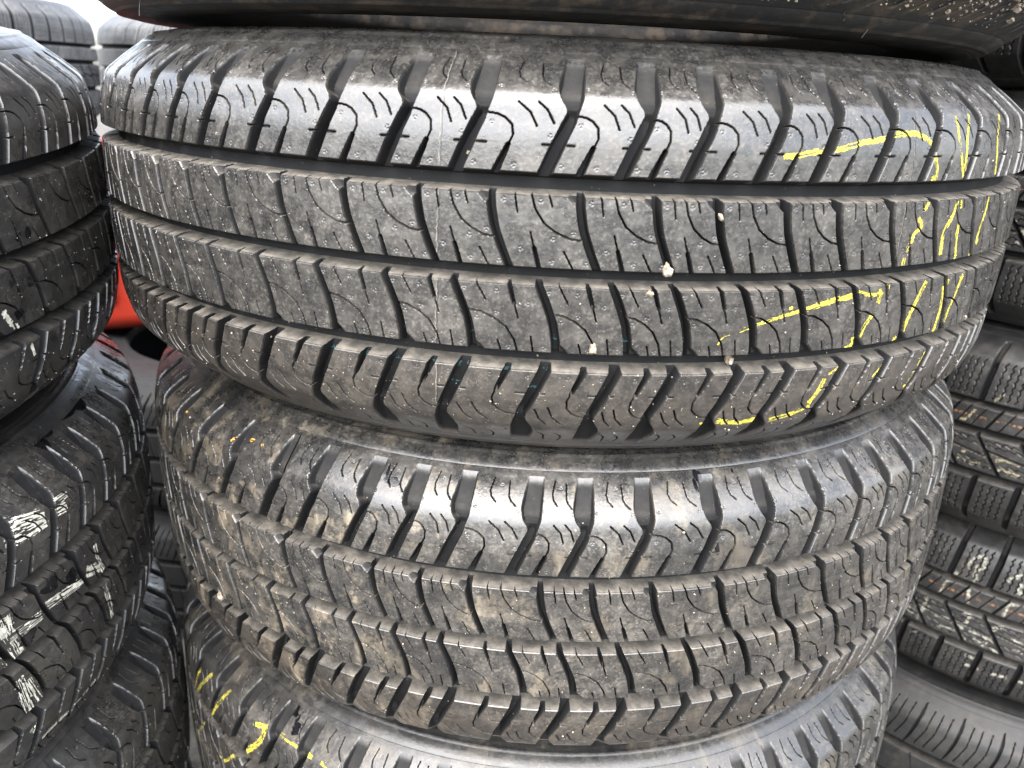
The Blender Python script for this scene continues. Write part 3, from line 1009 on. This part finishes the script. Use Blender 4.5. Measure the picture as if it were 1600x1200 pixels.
def hair(T, th, s, vec, L, seed):
    rg = random.Random(seed)
    a = np.array([math.radians(th)])
    p = Vector(surf(a, np.array([float(s)]), depth_at(T, a, np.array([float(s)])))[0])
    v = Vector(vec)
    pts = [p]
    for i in range(4):
        v = (v + Vector((rg.uniform(-.5, .5), rg.uniform(-.2, .2), rg.uniform(-.5, .5)))).normalized()
        pts.append(pts[-1] + v * L / 4)
    tube('rubber_hair', pts, .00035, M_HAIR, T.e, (0, 0, HALF))


for i, (th, s, v, L) in enumerate([(-44, -112, (-.5, -.6, -1), .020), (-40, -100, (-.4, -.8, -.2), .008), (-13, -108, (.3, -.8, -1), .012), (31, -112, (.3, -.6, -1), .016), (14, -110, (.5, -.6, -.6), .01), (26, -106, (-.4, -.5, -.8), .012)]):
    hair(T0, th, s, v, L, i)

# small stones wedged in the grooves: things of their own
def pebble(T, th, s, D, r, label, seed):
    import bmesh
    bm = bmesh.new()
    bmesh.ops.create_icosphere(bm, subdivisions=2, radius=1.0)
    rg = random.Random(seed)
    ax = Vector((rg.uniform(.6, 1), rg.uniform(.6, 1), rg.uniform(.9, 1.5)))
    for v in bm.verts:
        k = 1 + .6 * noise.noise(v.co * 1.3 + Vector((seed, 0, 0)))
        v.co = Vector((v.co.x * ax.x, v.co.y * ax.y, v.co.z * ax.z)) * k * r
    me = bpy.data.meshes.new('pebble')
    bm.to_mesh(me)
    bm.free()
    me.materials.append(M_STONE)
    for p in me.polygons:
        p.use_smooth = False
    o = bpy.data.objects.new('pebble', me)
    col.objects.link(o)
    lp = surf(np.array([math.radians(th)]), np.array([float(s)]), np.array([float(D)]))[0]
    mw = Matrix.LocRotScale(T.e.location, T.e.rotation_euler, T.e.scale)
    o.location = mw @ (Vector(lp) + Vector((0, 0, HALF)))
    o.rotation_euler = (rg.uniform(-.5, .5), rg.uniform(-.6, .6), rg.uniform(0, 3))
    o['label'] = label
    o['category'] = 'pebble'
    o['group'] = 'pebbles caught in the tread'


pebble(T1, 9.6, 5.6, .2, 0.0023, 'pale grey pebble at the lower edge of the upper centre rib', 1)
pebble(T1, 8.4, -5.6, .2, 0.0019, 'whitish pebble on the top edge of the lower centre rib', 2)
pebble(T1, 4.3, -33.0, -.6, 0.0025, 'tan and white pebble stuck on the lower centre rib above its groove', 3)
pebble(T1, 13.45, 30.0, 1.0, 0.0018, 'small white pebble in a cross groove of the upper centre rib', 4)
pebble(T1, 16.4, -40.5, 6.0, 0.0021, 'dull tan pebble down in the lowest groove', 5)
pebble(T0, 8.2, -78.0, -1.0, .0042, 'cream pebble on the underside of the muddy top tyre', 6)
pebble(T2, -39.4, -36.0, .0, .0026, 'pinkish white pebble at the left side of the clay-stained tyre', 7)

# ------------------------------------------------------------------ red container in the gap
def red_container():
    import bmesh
    e = bpy.data.objects.new('jerry_can', None)
    col.objects.link(e)
    e.location = (-0.70, 0.60, GZ + .209 * 2 + .001)
    e.rotation_euler = (0, 0, R_(28))
    e['label'] = 'bright red plastic container in the gap between the left and front stacks'
    e['category'] = 'container'

    def part(nm, bm, m):
        me = bpy.data.meshes.new(nm)
        bm.to_mesh(me)
        bm.free()
        me.materials.append(m)
        for p in me.polygons:
            p.use_smooth = True
        o = bpy.data.objects.new(nm, me)
        col.objects.link(o)
        o.parent = e
        return o
    bm = bmesh.new()
    bmesh.ops.create_cube(bm, size=1.0, matrix=Matrix.Translation((0, 0, .13)) @ Matrix.Diagonal((.36, .18, .26, 1)))
    top = [v for v in bm.verts if v.co.z > .17]
    for v in top:
        v.co.x *= .86
        v.co.y *= .8
    bmesh.ops.bevel(bm, geom=bm.edges[:] + bm.verts[:], offset=.03, segments=5, affect='EDGES', profile=.5)
    body = part('body', bm, M_RED)
    for sx in (-1, 1):
        bm = bmesh.new()
        bmesh.ops.create_cube(bm, size=1.0, matrix=Matrix.Translation((sx * .075, -.088, .12)) @ Matrix.Diagonal((.10, .012, .14, 1)))
        bmesh.ops.bevel(bm, geom=bm.edges[:], offset=.005, segments=3, affect='EDGES', profile=.5)
        part('panel', bm, M_RED)
    tube('handle', [(-.09, 0, .25), (-.085, 0, .28), (-.03, 0, .29), (.04, 0, .29), (.07, 0, .28), (.075, 0, .25)], .010, M_RED, e)
    bm = bmesh.new()
    bmesh.ops.create_cone(bm, cap_ends=True, segments=28, radius1=.027, radius2=.025, depth=.03, matrix=Matrix.Translation((.12, 0, .268)))
    part('cap', bm, M_REDCAP)


red_container()
